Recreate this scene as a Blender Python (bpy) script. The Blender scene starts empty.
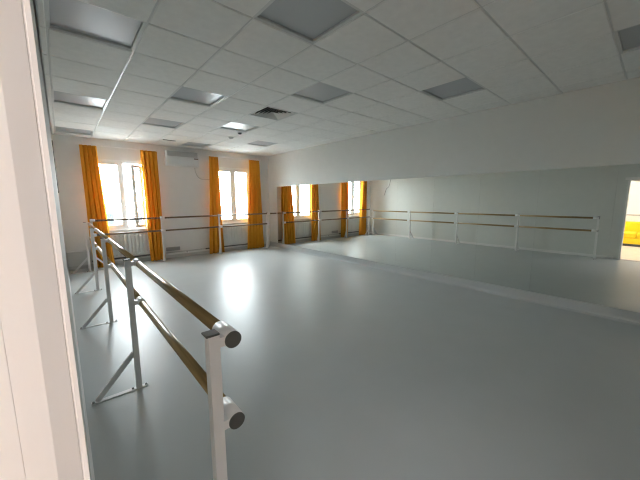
import bpy, bmesh, math, random
from mathutils import Vector, Matrix
random.seed(4)
S = bpy.context.scene
COL = S.collection
PI = math.pi
W, L, H, YB = 5.18, 8.49, 2.92, -3.2      # mirror wall, window wall, ceiling height, back wall
TX, TY, T = 1.8515, 2.2054, 0.6           # ceiling grid origin and pitch

# ------------------------------------------------------------------ materials
def mat(name, col, rough=0.6, metal=0.0, spec=0.5, noise=0.0, nscale=30.0, bump=0.0, bscale=200.0, **kw):
    m = bpy.data.materials.new(name); m.use_nodes = True
    nt = m.node_tree; b = nt.nodes['Principled BSDF']
    b.inputs['Roughness'].default_value = rough
    b.inputs['Metallic'].default_value = metal
    b.inputs['Specular IOR Level'].default_value = spec
    c = (*col, 1)
    b.inputs['Base Color'].default_value = c
    if noise or bump:
        tc = nt.nodes.new('ShaderNodeTexCoord')
    if noise:
        n = nt.nodes.new('ShaderNodeTexNoise'); n.inputs['Scale'].default_value = nscale
        n.inputs['Detail'].default_value = 5
        nt.links.new(tc.outputs['Object'], n.inputs['Vector'])
        r = nt.nodes.new('ShaderNodeValToRGB')
        r.color_ramp.elements[0].position = 0.3; r.color_ramp.elements[1].position = 0.7
        r.color_ramp.elements[0].color = (*[max(0, v*(1-noise)) for v in col], 1)
        r.color_ramp.elements[1].color = (*[min(1, v*(1+noise)) for v in col], 1)
        nt.links.new(n.outputs['Fac'], r.inputs['Fac']); nt.links.new(r.outputs['Color'], b.inputs['Base Color'])
    if bump:
        n2 = nt.nodes.new('ShaderNodeTexNoise'); n2.inputs['Scale'].default_value = bscale
        nt.links.new(tc.outputs['Object'], n2.inputs['Vector'])
        bp = nt.nodes.new('ShaderNodeBump'); bp.inputs['Strength'].default_value = bump; bp.inputs['Distance'].default_value = 0.002
        nt.links.new(n2.outputs['Fac'], bp.inputs['Height']); nt.links.new(bp.outputs['Normal'], b.inputs['Normal'])
    for k, v in kw.items():
        b.inputs[k].default_value = v
    return m

def wood_mat(name, c1, c2, axis):
    m = bpy.data.materials.new(name); m.use_nodes = True
    nt = m.node_tree; b = nt.nodes['Principled BSDF']
    tc = nt.nodes.new('ShaderNodeTexCoord'); mp = nt.nodes.new('ShaderNodeMapping')
    sc = [60.0, 60.0, 60.0]; sc[axis] = 2.5
    mp.inputs['Scale'].default_value = sc
    n = nt.nodes.new('ShaderNodeTexNoise'); n.inputs['Scale'].default_value = 1.0; n.inputs['Detail'].default_value = 6
    r = nt.nodes.new('ShaderNodeValToRGB')
    r.color_ramp.elements[0].position = .35; r.color_ramp.elements[1].position = .68
    r.color_ramp.elements[0].color = (*c1, 1); r.color_ramp.elements[1].color = (*c2, 1)
    nt.links.new(tc.outputs['Object'], mp.inputs['Vector']); nt.links.new(mp.outputs['Vector'], n.inputs['Vector'])
    nt.links.new(n.outputs['Fac'], r.inputs['Fac']); nt.links.new(r.outputs['Color'], b.inputs['Base Color'])
    b.inputs['Roughness'].default_value = .32
    return m

def emit_mat(name, col, strength):
    m = bpy.data.materials.new(name); m.use_nodes = True
    b = m.node_tree.nodes['Principled BSDF']
    b.inputs['Base Color'].default_value = (*col, 1)
    b.inputs['Emission Color'].default_value = (*col, 1); b.inputs['Emission Strength'].default_value = strength
    return m

M = {}
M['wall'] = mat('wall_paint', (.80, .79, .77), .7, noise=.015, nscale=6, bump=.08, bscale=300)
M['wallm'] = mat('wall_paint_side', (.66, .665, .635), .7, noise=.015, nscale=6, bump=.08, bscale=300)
M['tile'] = mat('ceiling_tile_white', (.82, .81, .78), .8, noise=.03, nscale=14, bump=.2, bscale=400)
M['tbar'] = mat('grid_white_enamel', (.62, .62, .60), .3, spec=.5)
M['floor'] = mat('grey_vinyl', (.435, .455, .455), .40, spec=.44, noise=.02, nscale=3, bump=.012, bscale=60)
M['white'] = mat('white_enamel', (.80, .78, .77), .35)
M['frame'] = mat('door_frame_white', (.82, .785, .775), .45)
M['pvc'] = mat('window_pvc', (.88, .89, .89), .3)
M['sill'] = mat('sill_grey', (.47, .455, .44), .45)
M['rad'] = mat('radiator_enamel', (.78, .79, .77), .35)
M['dark'] = mat('dark_plastic', (.05, .05, .048), .45)
M['cap'] = mat('end_cap_grey', (.085, .083, .075), .55)
M['boltm'] = mat('bolt_dark', (.06, .058, .055), .5, metal=.5)
M['greybox'] = mat('grey_box_plastic', (.42, .42, .41), .5)
M['pipe'] = mat('pipe_enamel', (.55, .54, .52), .4)
M['dpipe'] = mat('pipe_gap_shade', (.10, .10, .10), .5)  # dark colour stands in for the shadow gap below the radiators
M['diff'] = mat('light_diffuser', (.40, .415, .43), .33, spec=.6)
M['vent'] = mat('vent_grey', (.72, .70, .66), .6)
M['ventd'] = mat('dark_throat_and_shade', (.05, .05, .045), .8)
M['sofa'] = mat('yellow_fabric', (.84, .56, .008), .8, noise=.04, nscale=80)
M['hallfloor'] = mat('hall_floor_tan', (.66, .50, .37), .4, noise=.06, nscale=4)
M['hallwall'] = mat('hall_wall_white', (.86, .85, .83), .7)
M['trimg'] = mat('grey_trim', (.35, .34, .33), .5)
M['acw'] = mat('ac_plastic', (.74, .74, .73), .4)
M['acg'] = mat('ac_grille', (.55, .54, .53), .5)
M['brown'] = mat('brown_badge', (.16, .09, .04), .4)
M['bld'] = mat('outside_render', (.75, .74, .72), .8)
M['bldw'] = mat('outside_glass', (.022, .026, .032), .6, spec=.1)
M['broof'] = mat('outside_roof', (.036, .038, .042), .8, spec=.1)
M['ground'] = mat('outside_ground', (.80, .81, .82), .9, noise=.05, nscale=.5)  # kept very pale to bounce more daylight up to the ceiling
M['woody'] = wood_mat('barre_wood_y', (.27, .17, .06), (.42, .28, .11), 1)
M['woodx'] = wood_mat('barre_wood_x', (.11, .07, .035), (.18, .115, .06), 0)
M['hall_fill'] = emit_mat('added_hall_glow', (.97, .985, 1.03), 32.0)

def mirror_mat():
    m = bpy.data.materials.new('mirror_silver'); m.use_nodes = True
    b = m.node_tree.nodes['Principled BSDF']
    b.inputs['Base Color'].default_value = (.79, .82, .785, 1)
    b.inputs['Metallic'].default_value = 1; b.inputs['Roughness'].default_value = 0.0
    return m
M['mirror'] = mirror_mat()
M['medge'] = mat('mirror_edge', (.07, .09, .08), .3)

def glass_mat():
    m = bpy.data.materials.new('window_glass'); m.use_nodes = True
    nt = m.node_tree; nt.nodes.clear()
    o = nt.nodes.new('ShaderNodeOutputMaterial'); t = nt.nodes.new('ShaderNodeBsdfTransparent')
    g = nt.nodes.new('ShaderNodeBsdfGlossy'); x = nt.nodes.new('ShaderNodeMixShader'); fr = nt.nodes.new('ShaderNodeMath'); lw = nt.nodes.new('ShaderNodeLayerWeight'); pw = nt.nodes.new('ShaderNodeMath')
    lw.inputs['Blend'].default_value = .5; pw.operation = 'POWER'; pw.inputs[1].default_value = 5
    fr.operation = 'MULTIPLY_ADD'; fr.inputs[1].default_value = .8; fr.inputs[2].default_value = .04
    nt.links.new(lw.outputs['Facing'], pw.inputs[0]); nt.links.new(pw.outputs[0], fr.inputs[0])
    t.inputs['Color'].default_value = (.93, .95, .95, 1); g.inputs['Roughness'].default_value = .02
    nt.links.new(fr.outputs[0], x.inputs[0]); nt.links.new(t.outputs[0], x.inputs[1]); nt.links.new(g.outputs[0], x.inputs[2])
    nt.links.new(x.outputs[0], o.inputs['Surface'])
    return m
M['glass'] = glass_mat()

def curtain_mat():
    m = bpy.data.materials.new('orange_curtain_cloth'); m.use_nodes = True
    nt = m.node_tree; nt.nodes.clear()
    o = nt.nodes.new('ShaderNodeOutputMaterial'); d = nt.nodes.new('ShaderNodeBsdfDiffuse'); t = nt.nodes.new('ShaderNodeBsdfTranslucent'); t.inputs['Color'].default_value = (.80, .50, .11, 1)
    x = nt.nodes.new('ShaderNodeMixShader'); x.inputs[0].default_value = .16
    tc = nt.nodes.new('ShaderNodeTexCoord'); mp = nt.nodes.new('ShaderNodeMapping'); mp.inputs['Scale'].default_value = (12, 12, 2)
    n = nt.nodes.new('ShaderNodeTexNoise'); n.inputs['Scale'].default_value = 1.0
    r = nt.nodes.new('ShaderNodeValToRGB')
    r.color_ramp.elements[0].color = (.66, .29, .03, 1); r.color_ramp.elements[1].color = (.74, .335, .04, 1)
    nt.links.new(tc.outputs['Object'], mp.inputs['Vector']); nt.links.new(mp.outputs['Vector'], n.inputs['Vector'])
    nt.links.new(n.outputs['Fac'], r.inputs['Fac'])
    nt.links.new(r.outputs['Color'], d.inputs['Color'])
    nt.links.new(d.outputs[0], x.inputs[1]); nt.links.new(t.outputs[0], x.inputs[2]); nt.links.new(x.outputs[0], o.inputs['Surface'])
    return m
M['curtain'] = curtain_mat()

# ------------------------------------------------------------------ mesh helpers
def box(bm, a, b, ch=0.0):
    """axis-aligned box from corner a to corner b, optional bevel"""
    x0, y0, z0 = [min(p, q) for p, q in zip(a, b)]; x1, y1, z1 = [max(p, q) for p, q in zip(a, b)]
    v = [bm.verts.new(p) for p in ((x0,y0,z0),(x1,y0,z0),(x1,y1,z0),(x0,y1,z0),(x0,y0,z1),(x1,y0,z1),(x1,y1,z1),(x0,y1,z1))]
    fs = [bm.faces.new([v[i] for i in f]) for f in ((3,2,1,0),(4,5,6,7),(0,1,5,4),(1,2,6,5),(2,3,7,6),(3,0,4,7))]
    if ch:
        es = list({e for f in fs for e in f.edges})
        bmesh.ops.bevel(bm, geom=es, offset=ch, segments=2, profile=.5, affect='EDGES')
    return fs

def tube(bm, p, q, r, n=20, caps=True, r2=None):
    p, q = Vector(p), Vector(q); d = (q-p).normalized()
    u = d.orthogonal().normalized(); w = d.cross(u); r2 = r if r2 is None else r2
    A = [bm.verts.new(p + (u*math.cos(2*PI*i/n) + w*math.sin(2*PI*i/n))*r) for i in range(n)]
    B = [bm.verts.new(q + (u*math.cos(2*PI*i/n) + w*math.sin(2*PI*i/n))*r2) for i in range(n)]
    for i in range(n):
        f = bm.faces.new((A[i], A[(i+1) % n], B[(i+1) % n], B[i])); f.smooth = True
    if caps:
        bm.faces.new(A[::-1]); bm.faces.new(B)

def bar(bm, p, q, wid, thk, up):
    """rectangular bar from p to q; up = direction of its thickness"""
    p, q = Vector(p), Vector(q); d = (q-p).normalized(); up = Vector(up)
    s = d.cross(up).normalized(); t = s.cross(d).normalized()
    v = []
    for c in (p, q):
        for a, b in ((-1,-1),(1,-1),(1,1),(-1,1)):
            v.append(bm.verts.new(c + s*a*wid/2 + t*b*thk/2))
    for f in ((3,2,1,0),(4,5,6,7),(0,1,5,4),(1,2,6,5),(2,3,7,6),(3,0,4,7)):
        bm.faces.new([v[i] for i in f])

def path_tube(bm, pts, r, n=8):
    """smooth tube through points (Catmull-Rom)"""
    P = [Vector(p) for p in pts]; P = [2*P[0]-P[1]] + P + [2*P[-1]-P[-2]]
    C = []
    for i in range(1, len(P)-2):
        for k in range(6):
            t = k/6; a, b, c, d = P[i-1:i+3]
            C.append(.5*((2*b)+(c-a)*t+(2*a-5*b+4*c-d)*t*t+(3*b-a-3*c+d)*t**3))
    C.append(P[-2])
    rings = []
    for i, c in enumerate(C):
        d = (C[min(i+1, len(C)-1)] - C[max(i-1, 0)]).normalized()
        u = d.cross(Vector((.13, .2, .97))).normalized(); w = d.cross(u)
        rings.append([bm.verts.new(c + (u*math.cos(2*PI*k/n)+w*math.sin(2*PI*k/n))*r) for k in range(n)])
    for A, B in zip(rings, rings[1:]):
        for k in range(n):
            bm.faces.new((A[k], A[(k+1) % n], B[(k+1) % n], B[k])).smooth = True
    bm.faces.new(rings[0][::-1]); bm.faces.new(rings[-1])

def obj(name, bm, m, parent=None, loc=(0,0,0)):
    bmesh.ops.recalc_face_normals(bm, faces=bm.faces[:])
    me = bpy.data.meshes.new(name); bm.to_mesh(me); bm.free()
    o = bpy.data.objects.new(name, me); COL.objects.link(o)
    for mm in (m if isinstance(m, (list, tuple)) else [m]): me.materials.append(mm)
    o.location = loc
    if parent: o.parent = parent
    return o

def new(): return bmesh.new()
def tag(o, label, cat, group=None):
    o['label'] = label; o['category'] = cat
    if group: o['group'] = group
    return o
def thing(name, label, cat, loc=(0,0,0), group=None):
    o = bpy.data.objects.new(name, None); COL.objects.link(o); o.location = loc; o.empty_display_size = .1
    return tag(o, label, cat, group)
def struct(o): o['kind'] = 'structure'; return o
def sbox(name, a, b, m, parent=None, ch=0):
    bm = new(); box(bm, a, b, ch); o = obj(name, bm, m, parent)
    if not parent: struct(o)
    return o
def copy_tree(o, parent=None):
    c = o.copy(); COL.objects.link(c)
    if parent: c.parent = parent
    for ch in list(o.children): copy_tree(ch, c)
    return c

# ------------------------------------------------------------------ room shell
sbox('floor', (-.0115, YB-.1, -.08), (W+.15, L+.02, 0), M['floor'])
# window wall with two openings
WIN = [(.56, 1.78), (3.30, 4.53)]; WZ0, WZ1 = .835, 2.475; WT = .38
bm = new()
xs = [-.15, WIN[0][0], WIN[0][1], WIN[1][0], WIN[1][1], W+.15]
for i in range(0, 6, 2): box(bm, (xs[i], L, -.08), (xs[i+1], L+WT, H+.15))
for a, b in WIN:
    box(bm, (a, L, -.08), (b, L+WT, WZ0)); box(bm, (a, L, WZ1), (b, L+WT, H+.15))
struct(obj('wall_window', bm, M['wall']))
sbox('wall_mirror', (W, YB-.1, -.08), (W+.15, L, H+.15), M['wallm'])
DY0, DY1, DZ = -.42, .56, 1.955            # door opening in the left wall
bm = new()
box(bm, (-.15, DY1, -.08), (-.012, L, H+.15)); box(bm, (-.15, YB-.1, -.08), (-.012, DY0, H+.15)); box(bm, (-.15, DY0, DZ), (-.012, DY1, H+.15))
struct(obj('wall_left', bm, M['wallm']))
sbox('wall_back', (0, YB-.1, -.08), (W, YB, H+.15), mat('back_wall_dim_grey', (.45, .45, .44), .7))  # unseen wall, set back and mid-grey to dim the near end

# coved vinyl plinth below the mirror
bm = new()
prof = [(W, .150), (W-.012, .150), (W-.014, .05), (W-.022, .022), (W-.045, .004), (W-.05, 0), (W, 0)]
A = [bm.verts.new((x, YB, z)) for x, z in prof]; B = [bm.verts.new((x, L, z)) for x, z in prof]
n = len(prof)
for i in range(n): bm.faces.new((A[i], A[(i+1) % n], B[(i+1) % n], B[i]))
bm.faces.new(A); bm.faces.new(B[::-1])
struct(obj('baseboard_mirror', bm, M['floor']))
sbox('baseboard_window', (0, L-.015, 0), (W-.05, L, .08), M['pipe'])
sbox('baseboard_left', (-.012, DY1+.09, 0), (.002, L-.015, .07), M['white'])

# suspended ceiling: tegular tiles in one mesh, exposed enamelled grid in another
LIGHTS = [(-1,-1), (-3,1), (1,1), (3,-1), (3,-4), (-1,3), (-3,5), (1,5), (-1,6), (3,7), (1,9), (-3,9)]
VENT = (1,3)
bm = new()
for a in range(-4, 6):
    for b in range(-10, 11):
        if (a, b) in LIGHTS or (a, b) == VENT: continue
        x0, x1 = max(TX+a*T, 0), min(TX+(a+1)*T, W); y0, y1 = max(TY+b*T, YB), min(TY+(b+1)*T, L)
        if x1-x0 < .03 or y1-y0 < .03: continue
        g = .006; c = .006
        dz = random.uniform(-.0012, .0012); tx = random.uniform(-.003, .003); ty = random.uniform(-.003, .003)
        R0 = []; R1 = []
        for px, py in ((x0,y0),(x1,y0),(x1,y1),(x0,y1)):
            sx = 1 if px == x0 else -1; sy = 1 if py == y0 else -1
            h = dz + tx*(px-(x0+x1)/2) + ty*(py-(y0+y1)/2)
            R0.append(bm.verts.new((px+sx*g, py+sy*g, H+.012)))
            R1.append((px+sx*g, py+sy*g, H-.001+h, px+sx*(g+c), py+sy*(g+c), H-.007+h))
        Rm = [bm.verts.new(q[:3]) for q in R1]; Rb = [bm.verts.new(q[3:]) for q in R1]
        for i in range(4):
            j = (i+1) % 4
            bm.faces.new((R0[i], R0[j], Rm[j], Rm[i])); bm.faces.new((Rm[i], Rm[j], Rb[j], Rb[i]))
        bm.faces.new(Rb); bm.faces.new(R0[::-1])
box(bm, (-.15, YB-.1, H+.12), (W+.15, L+.3, H+.15))
struct(obj('ceiling', bm, M['tile']))
bm = new()
for a in range(-3, 6): box(bm, (TX+a*T-.012, YB, H), (TX+a*T+.012, L, H+.03))
for b in range(-9, 11): box(bm, (0, TY+b*T-.0118, H+.0002), (W, TY+b*T+.0118, H+.0302))
box(bm, (0, L-.02, H-.002), (W, L, H+.02)); box(bm, (W-.02, YB, H-.002), (W, L, H+.02)); box(bm, (0, YB, H-.002), (.02, L, H+.02))
struct(obj('ceiling_grid', bm, M['tbar']))

# ------------------------------------------------------------------ recessed light panels (switched off)
LAB = {
 (-1,-1): 'large dark grey square light panel cut off by the top edge of the photo',
 (-3,1): 'grey light panel in the ceiling at the top left next to the door frame',
 (1,1): 'grey blue light panel in the middle of the ceiling between two larger panels',
 (3,-1): 'dark light panel in the ceiling close above the mirror wall',
 (3,-4): 'dark green grey light panel cut off by the right edge of the photo',
 (-1,3): 'grey light panel with a pale gleam at its right end, left of the air vent',
 (-3,5): 'half gleaming light panel beside the bright ceiling bar, high left of the first window',
 (1,5): 'brightest white gleaming light panel in the ceiling, just beyond the air vent',
 (-1,6): 'narrow looking grey light panel above the right curtain of the left window',
 (3,7): 'small grey light panel above the right window, nearest the far right corner',
 (1,9): 'thin dark light panel directly above the air conditioner',
 (-3,9): 'thin light panel at the far left corner above the leftmost curtain'}
def make_light():
    r = thing('ceiling_light', '', 'ceiling light', (0,0,H), 'square recessed ceiling lights')
    s = T/2-.010
    bm = new()
    for sx in (-1, 1):
        box(bm, (sx*s, -s, 0.002), (sx*(s-.012), s, .05))
        box(bm, (-s+.0121, sx*s, 0.002), (s-.0121, sx*(s-.012), .05))
    obj('frame', bm, M['tbar'], r)
    bm = new(); box(bm, (-s+.0125, -s+.0125, .020), (s-.0125, s-.0125, .026)); obj('diffuser', bm, M['diff'], r)
    return r
proto = make_light()
for i, (a, b) in enumerate(LIGHTS):
    o = proto if i == 0 else copy_tree(proto)
    o.location = (TX+(a+.5)*T, TY+(b+.5)*T, H); o['label'] = LAB[(a, b)]

# four-way air vent
r = thing('ceiling_vent', 'square ceiling air vent with slanted vanes, half of it coloured dark as shade', 'air vent', (TX+(VENT[0]+.5)*T, TY+(VENT[1]+.5)*T, H))
s = T/2-.008
bm = new()
for sx in (-1, 1):
    box(bm, (sx*s, -s, -.006), (sx*(s-.028), s, .014)); box(bm, (-s+.0281, sx*s, -.006), (s-.0281, sx*(s-.028), .014))
obj('frame', bm, M['tbar'], r)
bm = new(); box(bm, (-s+.02, -s+.02, .085), (s-.02, s-.02, .095)); obj('back_plate', bm, M['ventd'], r)
# slanted vane rings; upward faces coloured dark to paint in the shaded half
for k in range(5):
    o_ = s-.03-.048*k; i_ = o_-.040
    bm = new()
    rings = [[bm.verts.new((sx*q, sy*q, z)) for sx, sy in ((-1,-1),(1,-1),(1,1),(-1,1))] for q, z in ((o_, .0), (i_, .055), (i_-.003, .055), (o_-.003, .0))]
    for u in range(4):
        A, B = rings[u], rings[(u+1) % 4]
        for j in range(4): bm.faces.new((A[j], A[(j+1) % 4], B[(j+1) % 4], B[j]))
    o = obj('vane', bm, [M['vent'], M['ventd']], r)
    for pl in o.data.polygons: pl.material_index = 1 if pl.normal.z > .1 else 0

# ceiling sensors
def sensor(name, label, cat, x, y, rad, m):
    r_ = thing(name, label, cat, (x, y, H-.007))
    bm = new(); tube(bm, (0,0,0), (0,0,-.012), rad, 24); obj('base', bm, M['tbar'], r_)
    bm = new(); tube(bm, (0,0,-.012), (0,0,-.035), rad*.85, 24, True, rad*.6); obj('cover', bm, m, r_)
sensor('smoke_detector', 'small round grey smoke detector on the ceiling between the bright panel and window wall', 'smoke detector', TX+1.92*T, TY+7.05*T, .06, M['greybox'])
sensor('ceiling_sensor', 'tiny black sensor on the ceiling at the corner of the brightest light panel', 'sensor', TX+1.82*T, TY+6.14*T, .05, M['dark'])
bm = new(); box(bm, (TX+.10*T, TY+9.06*T, H-.016), (TX+.55*T, TY+9.11*T, H-.006));  # thin black box painted in for the dark gap between tiles
tag(obj('tile_gap_strip', bm, M['ventd']), 'short thin black strip standing for a gap in the ceiling tiles left of the air conditioner', 'slot')

# ------------------------------------------------------------------ windows
def sash(parent, x0, x1, z0, z1, y, name='sash', fw=.055, handle=None):
    """a glazed leaf: frame ring, pane as child"""
    bm = new(); t = .045
    box(bm, (x0, y, z0), (x0+fw, y+t, z1), .004); box(bm, (x1-fw, y, z0), (x1, y+t, z1), .004)
    box(bm, (x0+fw, y, z0), (x1-fw, y+t, z0+fw), .004); box(bm, (x0+fw, y, z1-fw), (x1-fw, y+t, z1), .004)
    f = obj(name, bm, M['pvc'], parent)
    bm = new(); box(bm, (x0+fw, y+.018, z0+fw), (x1-fw, y+.026, z1-fw)); obj('pane', bm, M['glass'], f)
    if handle is not None:
        bm = new(); zc = (z0+z1)/2
        box(bm, (handle-.012, y-.012, zc-.03), (handle+.012, y, zc+.03)); box(bm, (handle-.009, y-.045, zc-.008), (handle+.009, y-.012, zc+.008))
        box(bm, (handle-.009, y-.05, zc-.12), (handle+.009, y-.036, zc+.008))
        obj('handle', bm, M['pvc'], f)
    return f
def window(name, x0, x1, mull, opened):
    r_ = bpy.data.objects.new(name, None); COL.objects.link(r_); struct(r_)
    y = L+.004; z0, z1 = WZ0, WZ1; fw = .072
    bm = new()
    for a, b in (((x0, y, z0), (x0+fw, y+.07, z1)), ((x1-fw, y, z0), (x1, y+.07, z1)), ((x0+fw, y, z0), (x1-fw, y+.07, z0+fw)),
                 ((x0+fw, y, z1-fw), (x1-fw, y+.07, z1)), ((mull-.03, y, z0+fw), (mull+.03, y+.07, z1-fw))): box(bm, a, b, .003)
    obj('frame', bm, M['pvc'], r_)
    sash(r_, x0+fw, mull-.03, z0+fw, z1-fw, y+.012, fw=.048)
    if not opened: sash(r_, mull+.03, x1-fw, z0+fw, z1-fw, y+.012, fw=.048, handle=mull+.05)
    bm = new(); box(bm, (x0-.06, L-.078, z0-.062), (x1+.06, L-.0005, z0-.002), .006); obj('sill', bm, M['sill'], r_)
    return r_
w1 = window('window_1', *WIN[0], 1.172, True)
window('window_2', *WIN[1], 3.96, False)
# narrow inner leaf of the left window, standing open into the room
lf = sash(w1, -.34, 0, 0, WZ1-WZ0-.16, 0, name='open_sash', fw=.062, handle=-.315)
lf.location = (1.585, L-.045, WZ0+.05); lf.rotation_euler = (0, 0, math.radians(46))

# ------------------------------------------------------------------ curtains
def curtain(label, xa, xb, xc, xd, folds, ph, yc=8.32):
    """xa..xb at the top, xc..xd at the hem"""
    bm = new(); NU, NV = 20*folds, 44; zt = 2.725; rows = []
    rs = random.Random(ph)
    jit = [rs.uniform(.75, 1.25) for _ in range(folds+1)]
    for j in range(NV+1):
        v = j/NV; z = zt - (zt-.008)*v
        e = v**1.25
        a = xa+(xc-xa)*e; b = xb+(xd-xb)*e
        row = []
        for i in range(NU+1):
            u = i/NU; k = u*folds; amp = .048*jit[int(min(k, folds-1e-6))]
            if v < .03: amp *= .55
            ys = yc + amp*(math.sin(2*PI*k + ph)+.34*math.sin(4*PI*k+1.7*ph)) + .012*math.sin(5*u+3*v+ph)*v
            xs_ = (a+(b-a)*u)*yc/8.30 + .010*math.sin(4*PI*k+ph)*(.4+.6*v) + .008*math.sin(2.2*PI*v+6*u)*v
            row.append(bm.verts.new((xs_, ys, z)))
        rows.append(row)
    for A, B in zip(rows, rows[1:]):
        for i in range(NU): bm.faces.new((A[i], A[i+1], B[i+1], B[i])).smooth = True
    o = obj('curtain', bm, M['curtain'])
    sm = o.modifiers.new('cloth', 'SOLIDIFY'); sm.thickness = .003
    return tag(o, label, 'curtain', 'orange floor length curtains')
curtain('leftmost orange curtain, left side of the left window, behind the barre ends', .415, .715, .43, .84, 4, 1)
curtain('orange curtain at the right side of the left window, beside the open sash', 1.56, 1.915, 1.585, 1.93, 4, 2)
curtain('narrow orange curtain at the left side of the right window, near the air conditioner', 3.20, 3.455, 3.06, 3.50, 3, 3)
curtain('orange curtain nearest the mirror corner, right side of the right window', 4.40, 4.755, 4.24, 4.83, 5, 4)
# curtain tracks on the wall
for a, b, lb in ((.36, 1.98, 'thin white curtain rail above the left window'), (3.12, 4.82, 'thin white curtain rail above the right window')):
    r_ = thing('curtain_rail', lb, 'curtain rail', (0, 0, 0), 'curtain rails')
    bm = new(); box(bm, (a, 8.285, 2.728), (b, 8.315, 2.745)); obj('track', bm, M['white'], r_)
    for x in (a+.1, b-.1):
        bm = new(); box(bm, (x-.015, 8.30, 2.746), (x+.015, L, 2.760)); obj('bracket', bm, M['white'], r_)

# ------------------------------------------------------------------ radiators
def radiator(label, x0, nsec):
    r_ = thing('radiator', label, 'radiator', (x0, L-.045, 0), 'white radiators under the windows')
    z0, z1 = .20, .735; sw = .08; bm = new()
    for k in range(nsec):
        x = k*sw
        box(bm, (x+.014, -.030, z0), (x+sw-.014, -.020, z1), .004)
        box(bm, (x+.030, -.020, z0+.01), (x+.050, .026, z1-.02))
        box(bm, (x+.022, .018, z0+.01), (x+sw-.022, .026, z1-.03))
    for z in (z0+.035, z1-.05): tube(bm, (0, .0, z), (nsec*sw, .0, z), .016, 14)
    obj('body', bm, M['rad'], r_)
    bm = new(); tube(bm, (nsec*sw, 0, z0+.035), (nsec*sw+.06, 0, z0+.035), .014, 12); tube(bm, (nsec*sw+.06, 0, z0+.035), (nsec*sw+.06, .035, z0+.035), .011, 12)
    obj('supply_pipe', bm, M['pipe'], r_)
    bm = new(); tube(bm, (-.05, .0, z1-.05), (0, .0, z1-.05), .018, 14); obj('valve', bm, M['white'], r_)
    for x in (.2, nsec*sw-.2):
        bm = new(); box(bm, (x-.012, .0265, z1-.12), (x+.012, .0445, z1-.08)); obj('bracket', bm, M['white'], r_)
    return r_
radiator('white ribbed radiator under the left window', .66, 13)
radiator('white ribbed radiator under the right window', 3.40, 14)
for a, b, lb in ((.43, 1.95, 'heating pipe coloured as the shadow gap low under the left window radiator'), (3.02, 4.9, 'heating pipe coloured as the shadow gap low under the right window radiator')):
    r_ = thing('heating_pipe', lb, 'pipe', (0, L-.040, .15), 'heating pipes along the window wall')
    bm = new(); tube(bm, (a, 0, 0), (b, 0, 0), .017, 14); obj('pipe_run', bm, M['dpipe'], r_)
    for x in (a+.15, b-.15):
        bm = new(); box(bm, (x-.006, 0.0, -.150), (x+.006, .022, -.014)); box(bm, (x-.010, .0165, -.012), (x+.010, .040, .012)); obj('clip', bm, M['pipe'], r_)
r_ = thing('connecting_pipe', 'thin pale pipe along the wall between the two windows, just above the floor', 'pipe', (0, L-.03, .15))
bm = new(); tube(bm, (1.98, 0, 0), (3.0, 0, 0), .012, 12); obj('pipe_run', bm, M['pipe'], r_)
for x in (2.1, 2.9):
    bm = new(); box(bm, (x-.01, 0, -.016), (x+.01, .03, .016)); obj('clip', bm, M['pipe'], r_)
r_ = thing('junction_box', 'low grey box on the wall between the windows, above the thin pipe', 'box', (2.17, L, .24))
bm = new(); box(bm, (-.17, -.03, -.05), (.17, 0, .05), .005); obj('body', bm, M['greybox'], r_)
bm = new(); box(bm, (-.155, -.036, -.038), (.155, -.030, .038), .002); obj('lid', bm, M['greybox'], r_)
r_ = thing('wall_socket', 'small white wall socket low on the wall left of the right curtain pair', 'socket', (2.52, L, .12))
bm = new(); box(bm, (-.04, -.012, -.04), (.04, 0, .04), .006); obj('plate', bm, M['pvc'], r_)
bm = new(); tube(bm, (0, -.012, 0), (0, -.016, 0), .024, 20); obj('insert', bm, M['pipe'], r_)
r_ = thing('pipe_cover', 'pale grey boxed pipe cover along the wall in the far left corner', 'pipe cover', (0, L, 0))
bm = new(); box(bm, (.002, -.06, .085), (.40, 0, .40), .006); obj('casing', bm, mat('cover_grey', (.64, .63, .61), .5), r_)
bm = new(); box(bm, (.002, -.072, .40), (.41, 0, .415), .003); obj('top_board', bm, M['white'], r_)

# ------------------------------------------------------------------ air conditioner
r_ = thing('air_conditioner', 'white wall air conditioner between the two windows near the ceiling', 'air conditioner', (2.52, L, 2.41))
hw = .40
bm = new()
prof = [(0, .385), (-.12, .385), (-.165, .37), (-.175, .235), (-.20, .225), (-.205, .10), (-.19, .045), (-.12, .005), (0, 0)]
A = [bm.verts.new((-hw, y, z)) for y, z in prof]; B = [bm.verts.new((hw, y, z)) for y, z in prof]
for i in range(len(prof)):
    j = (i+1) % len(prof); bm.faces.new((A[i], A[j], B[j], B[i]))
bm.faces.new(A); bm.faces.new(B[::-1]); obj('housing', bm, M['acw'], r_)
bm = new(); bar(bm, (-hw+.04, -.165, .022), (hw-.04, -.165, .022), .075, .006, (0, -.5, -1)); obj('louvre', bm, M['acw'], r_)
bm = new()
for k in range(6): bar(bm, (-hw+.03, -.182, .250+.021*k), (hw-.03, -.182+.0005*k, .250+.021*k), .014, .012, (0, -1, -.7))
obj('intake_grille', bm, M['acg'], r_)
bm = new(); box(bm, (.27, -.2095, .190), (.38, -.2035, .215), .002); obj('display_badge', bm, M['brown'], r_)
bm = new(); path_tube(bm, [(2.86, L-.012, 2.40), (2.88, L-.01, 2.28), (2.94, L-.01, 2.16), (3.05, L-.01, 2.10), (3.20, L-.01, 2.105), (3.30, L-.01, 2.12)], .009)
tag(obj('air_conditioner_cable', bm, M['pipe']), 'thin pale cable drooping from the air conditioner to the narrow orange curtain', 'cable')
bm = new(); path_tube(bm, [(-.004, 7.4, 2.62), (-.004, 7.42, 2.35), (-.004, 7.5, 2.05), (-.004, 7.62, 1.95), (-.004, 7.7, 1.75), (-.004, 7.74, 1.68)], .007)
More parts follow.
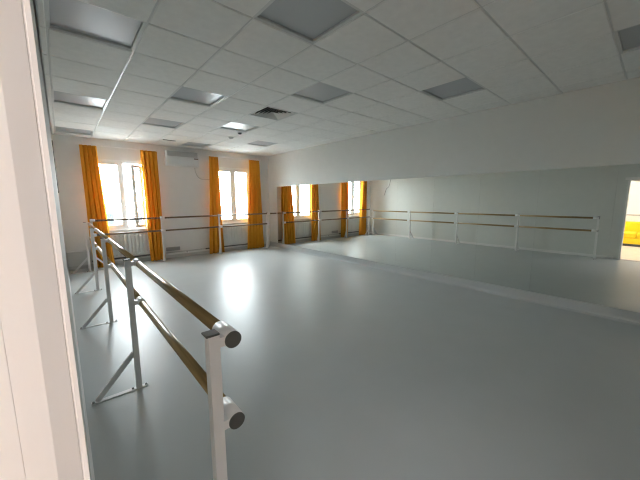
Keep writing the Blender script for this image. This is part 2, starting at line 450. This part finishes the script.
tag(obj('wall_cable', bm, M['dark']), 'thin black cable hanging on the left wall beside the door frame', 'cable')

# ------------------------------------------------------------------ ballet barres
def rail_run(root, m, axis, t0, t1, off, z, posts, rr=.024):
    """wooden rail pieces between posts"""
    def P(t): return (off, t, z) if axis == 1 else (t, off, z)
    cuts = [t0] + [p for p in posts if t0+.2 < p < t1-.2] + [t1]
    for a, b in zip(cuts, cuts[1:]):
        bm = new(); tube(bm, P(a+.001), P(b-.001), rr, 24); obj('wooden_rail', bm, m, root)
def frame_leg(root, post, outdir, zu, zl, ztop, foot_len, toe, bz, raildir, roff, collars, cr=.0315, cap_ends=None, footdir=None):
    """post with cap, collars on short arms, brace and foot plate"""
    x, y = post; d = Vector(outdir); rd = Vector(raildir); fd = Vector(footdir) if footdir else d
    h = .02
    bm = new(); box(bm, (x-h, y-h, .006), (x+h, y+h, ztop), .002); pst = obj('post', bm, M['white'], root)
    bm = new(); c = Vector((x, y, 0)) + fd*.004
    box(bm, (c.x-h-.004, c.y-h-.004, ztop+.0003), (c.x+h+.003, c.y+h+.004, ztop+.008), .002); obj('post_cap', bm, M['cap'], pst)
    ra = Vector((0, 1, 0)) if abs(rd.x) > .5 else Vector((1, 0, 0))
    for z in (zu, zl):
        cc = Vector((x, y, z)) + rd*roff
        a, b = collars
        bm = new(); tube(bm, cc+ra*a, cc+ra*b, cr, 28)
        col = obj('collar', bm, M['white'], root)
        bm = new(); bar(bm, Vector((x, y, z))+rd*(h+.0005), cc-rd*(cr-.006), .034, .034, (0, 0, 1)); obj('arm', bm, M['white'], col)
        if cap_ends is not None:
            e = cc+ra*cap_ends; s_ = -1 if cap_ends < 0 else 1
            bm = new(); tube(bm, e+ra*s_*.0004, e+ra*s_*.004, cr*.97, 28); obj('end_cap', bm, M['cap'], col)
    bm = new()
    pb = Vector((x, y, .0035)); f0 = pb+fd*foot_len; f1 = pb-fd*toe
    bar(bm, f0, f1, .04, .006, (0, 0, 1)); ft = obj('foot_plate', bm, M['white'], root)
    for q in (f0-fd*.012, pb+fd*.045, f1+fd*.012):
        bm = new(); tube(bm, q+Vector((0,0,.003)), q+Vector((0,0,.011)), .009, 6); obj('bolt', bm, M['boltm'], ft)
    bm = new(); bar(bm, Vector((x, y, bz))+fd*(h-.004), Vector((x, y, .012))+fd*(foot_len-.035), .034, .022, fd.cross(Vector((0,0,1)))); obj('brace', bm, M['white'], root)

# run along the left wall
PX, PYs, RU, RL = .352, [.974, 2.686, 4.448, 6.236, 8.0], 1.040, .722
bl = thing('ballet_barre', 'double wooden ballet barre on white posts along the left wall, nearest the camera', 'ballet barre', (PX, 4.5, 0))
_before = set(bpy.data.objects)
for k, y in enumerate(PYs):
    if k == 0: cl, ce = (-.02, .095), -.02
    elif k == len(PYs)-1: cl, ce = (-.06, .03), .03
    else: cl, ce = (-.06, .06), None
    frame_leg(bl, (PX, y), (-1, 0, 0), RU, RL, 1.072, .315, .062, .31, (1, 0, 0), .066, cl, cap_ends=ce, cr=.0315 if k in (0, 4) else .0275)
for z in (RU, RL): rail_run(bl, M['woody'], 1, PYs[0]-.015, PYs[-1]+.025, PX+.066, z, PYs)
# run along the window wall
bw = thing('ballet_barre', 'double wooden ballet barre standing along the window wall in front of the curtains', 'ballet barre', (2.6, 8.11, 0))
PXs, PY, WU, WL = [.475, 1.86, 3.32, 4.875], 8.12, 1.100, .785
for k, x in enumerate(PXs):
    cl, ce = ((-.03, .06), None) if k == 0 else (-.05, .05) and ((-.05, .05), None)
    frame_leg(bw, (x, PY), (0, 1, 0), WU, WL, 1.135, .13 if k else .30, .05, .27, (0, -1, 0), .066, cl, cap_ends=ce, footdir=(1, 0, 0) if k == 0 else None)
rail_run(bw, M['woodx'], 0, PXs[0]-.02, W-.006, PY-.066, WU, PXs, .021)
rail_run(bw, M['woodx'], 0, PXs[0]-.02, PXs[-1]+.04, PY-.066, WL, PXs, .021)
for root in (bl, bw):
    inv = Matrix.Translation(-Vector(root.location))
    for c in root.children: c.matrix_parent_inverse = inv

# ------------------------------------------------------------------ mirror panels
edges = [-1.98+.0, -1.20, -.412, .378, 1.168, 1.958, 2.748, 3.538, 4.328, 5.118, 5.908, 6.698, 7.34, 7.985]
edges = [e for e in edges if e > -.5]
ordn = ['first', 'second', 'third', 'fourth', 'fifth', 'sixth', 'seventh', 'eighth', 'ninth', 'tenth', 'eleventh', 'twelfth', 'thirteenth']
npan = len(edges)-1
for i in range(npan):
    a, b = edges[i]+.0004, edges[i+1]-.0004
    bm = new()
    fs = box(bm, (W-.006, a, .1515), (W-.0005, b, 1.929))
    bm.normal_update()
    for f in bm.faces:
        f.material_index = 0 if f.calc_center_median().x < W-.0055 else 1
    o = obj('mirror_panel', bm, [M['mirror'], M['medge']])
    k = npan-1-i
    tag(o, 'tall frameless wall mirror panel, %s from the corner with the window wall' % ordn[k], 'mirror', 'mirror panels along the wall')

# ------------------------------------------------------------------ door frame
d1 = bpy.data.objects.new('door_1', None); COL.objects.link(d1); struct(d1)
def jamb(side):
    """stepped profile swept vertically; side +1 at y=DY1, -1 at y=DY0"""
    yf = .536 if side > 0 else DY0+.024
    s = side
    prof = [(-.009, DY1+.006), (-.009, yf), (-.0145, yf), (-.0150, yf+.0008), (-.0165, yf+.0008), (-.0170, yf), (-.043, yf-.0065), (-.0735, yf-.0070), (-.0745, yf-.0074), (-.15, yf-.0088), (-.15, DY1-.0005), (-.0118, DY1-.0005), (-.0118, DY1+.006)] if s > 0 else \
           [(-.009, DY0-.06), (-.009, yf), (-.041, yf), (-.041, yf+.010), (-.072, yf+.010), (-.072, yf+.004), (-.15, yf+.004), (-.15, DY0+.0005), (-.0118, DY0+.0005), (-.0118, DY0-.06)]
    prof = [(x+.004 if x > -.0117 or -.1 < x < -.0119 else x, y) for x, y in prof]
    bm = new(); A = [bm.verts.new((x, y, 0.0005)) for x, y in prof]; B = [bm.verts.new((x, y, DZ-.0005)) for x, y in prof]
    n = len(prof)
    for i in range(n): bm.faces.new((A[i], A[(i+1) % n], B[(i+1) % n], B[i]))
    bm.faces.new(A); bm.faces.new(B[::-1])
    obj('jamb', bm, M['frame'], d1)
jamb(1); jamb(-1)
bm = new(); box(bm, (-.15, DY0+.03, DZ-.024), (-.010, .525, DZ-.0005)); obj('lintel', bm, M['frame'], d1)
bm = new(); box(bm, (-.0115, DY0-.06, DZ), (-.006, DY1+.06, DZ+.06)); obj('casing', bm, M['frame'], d1)
bm = new(); box(bm, (-.15, DY0+.03, .0003), (-.020, .525, .006)); obj('threshold', bm, M['trimg'], d1)

# ------------------------------------------------------------------ hall behind the doorway
HX = -4.3
sbox('hall_floor', (HX-.1, -3.0, -.08), (-.0125, 3.0, 0), M['hallfloor'])
sbox('hall_ceiling', (HX-.1, -3.0, 2.75), (-.15, 3.0, 2.85), M['hallwall'])
sbox('hall_wall_far', (HX-.1, -3.0, 0), (HX, 3.0, 2.75), M['hallwall'])
sbox('hall_wall_side', (HX, 2.9, 0), (-.15, 3.0, 2.75), M['hallwall'])
sbox('hall_wall_end', (HX, -3.0, 0), (-.15, -2.9, 2.75), M['hallwall'])
sbox('trim_1', (HX, -2.9, .93), (HX+.02, 2.9, .965), M['trimg'])
sf = thing('sofa', 'bright yellow sofa seen in the mirror through the open doorway', 'sofa', (-3.65, .4, 0))
def sp(name, a, b, m='sofa', ch=.03):
    bm = new(); box(bm, a, b, ch); return obj(name, bm, M[m], sf)
sp('base', (-.45, -.95, .075), (.48, .95, .26), ch=.015)
sp('plinth', (-.44, -.94, .001), (.478, .94, .0745), 'dark', ch=.004)
sp('seat_cushion', (-.24, -.80, .262), (.50, -.004, .43), ch=.04); sp('seat_cushion', (-.24, .004, .262), (.50, .80, .43), ch=.04)
sp('backrest', (-.48, -.80, .262), (-.245, .80, .74), ch=.05)
sp('armrest', (-.45, -.98, .262), (.48, -.805, .58), ch=.04); sp('armrest', (-.45, .805, .262), (.48, .98, .58), ch=.04)
for i, (x, y) in enumerate(((-1.2, -.6), (-1.2, 1.3), (-3.0, -.6), (-3.0, 1.3))):  # unseen ceiling lights added to brighten the hall and door jamb
    if i == 0:
        hl = thing('added_hall_light', 'unseen square ceiling light added to brighten the hall and doorway', 'ceiling light', (0,0,2.75), 'added hall ceiling lights')
        bm = new()
        for sx in (-1, 1):
            box(bm, (sx*.3, -.3, -.012), (sx*.285, .3, -.0005)); box(bm, (-.2849, sx*.3, -.012), (.2849, sx*.285, -.0005))
        obj('frame', bm, M['tbar'], hl)
        bm = new(); box(bm, (-.284, -.284, -.010), (.284, .284, -.001)); obj('diffuser', bm, M['hall_fill'], hl)
        o = hl
    else: o = copy_tree(hl)
    o.location = (x, y, 2.75)

# ------------------------------------------------------------------ outside
sbox('ground', (-60, L+WT+.3, -1.6), (70, 90, -1.5), M['ground'])
ob = thing('outbuilding', 'low pale building outside, washed out behind the left window', 'building', (5.2, 32, -1.5))
bm = new(); box(bm, (-3.2, 0, 0), (3.2, 4, 2.3)); obj('wall', bm, M['bld'], ob)
bm = new(); box(bm, (-3.4, -.3, 2.301), (3.4, 4.3, 2.5)); obj('roof', bm, M['broof'], ob)
for x in (-2.2, 0, 2.2):
    bm = new(); box(bm, (x-.5, -.03, .9), (x+.5, -.001, 1.9)); obj('window', bm, M['bldw'], ob)

# ------------------------------------------------------------------ daylight
wd = bpy.data.worlds.new('sky'); S.world = wd; wd.use_nodes = True
bg = wd.node_tree.nodes['Background']
bg.inputs['Color'].default_value = (.90, .965, 1.0, 1); bg.inputs['Strength'].default_value = 40.0
for i, (a, b) in enumerate(WIN):
    ld = bpy.data.lights.new('window_daylight', 'AREA'); ld.shape = 'RECTANGLE'
    ld.size = b-a; ld.size_y = WZ1-WZ0
    ld.cycles.is_portal = True
    lo = bpy.data.objects.new('window_daylight', ld); COL.objects.link(lo)
    lo.location = ((a+b)/2, L+WT-.02, (WZ0+WZ1)/2); lo.rotation_euler = (-PI/2, 0, 0)

# ------------------------------------------------------------------ camera (solved from the ceiling grid)
f_px, yaw, pitch, roll = 295.35, .717084, .136816, -.005355
cy, sy, cp, sp_ = math.cos(yaw), math.sin(yaw), math.cos(pitch), math.sin(pitch)
F = Vector((sy*cp, cy*cp, -sp_)); R = Vector((cy, -sy, 0)); U = R.cross(F)
cr_, sr_ = math.cos(roll), math.sin(roll)
R2, U2 = cr_*R+sr_*U, cr_*U-sr_*R
cd = bpy.data.cameras.new('camera'); cd.sensor_width = 36; cd.sensor_fit = 'HORIZONTAL'; cd.lens = f_px/640*36; cd.clip_start = .02
co = bpy.data.objects.new('camera', cd); COL.objects.link(co)
mm = Matrix((R2, U2, -F)).transposed().to_4x4(); mm.translation = (0, 0, 1.532); co.matrix_world = mm
S.camera = co

S.view_settings.view_transform = 'Standard'; S.view_settings.look = 'None'
S.view_settings.gamma = 1; S.view_settings.use_curve_mapping = False
S.view_settings.exposure = 0.3
S.cycles.use_denoising = True
S.cycles.max_bounces = 14; S.cycles.diffuse_bounces = 8; S.cycles.glossy_bounces = 8; S.cycles.transparent_max_bounces = 12
S.cycles.sample_clamp_indirect = 6.0
S.cycles.blur_glossy = .3
S.cycles.filter_width = 1.2
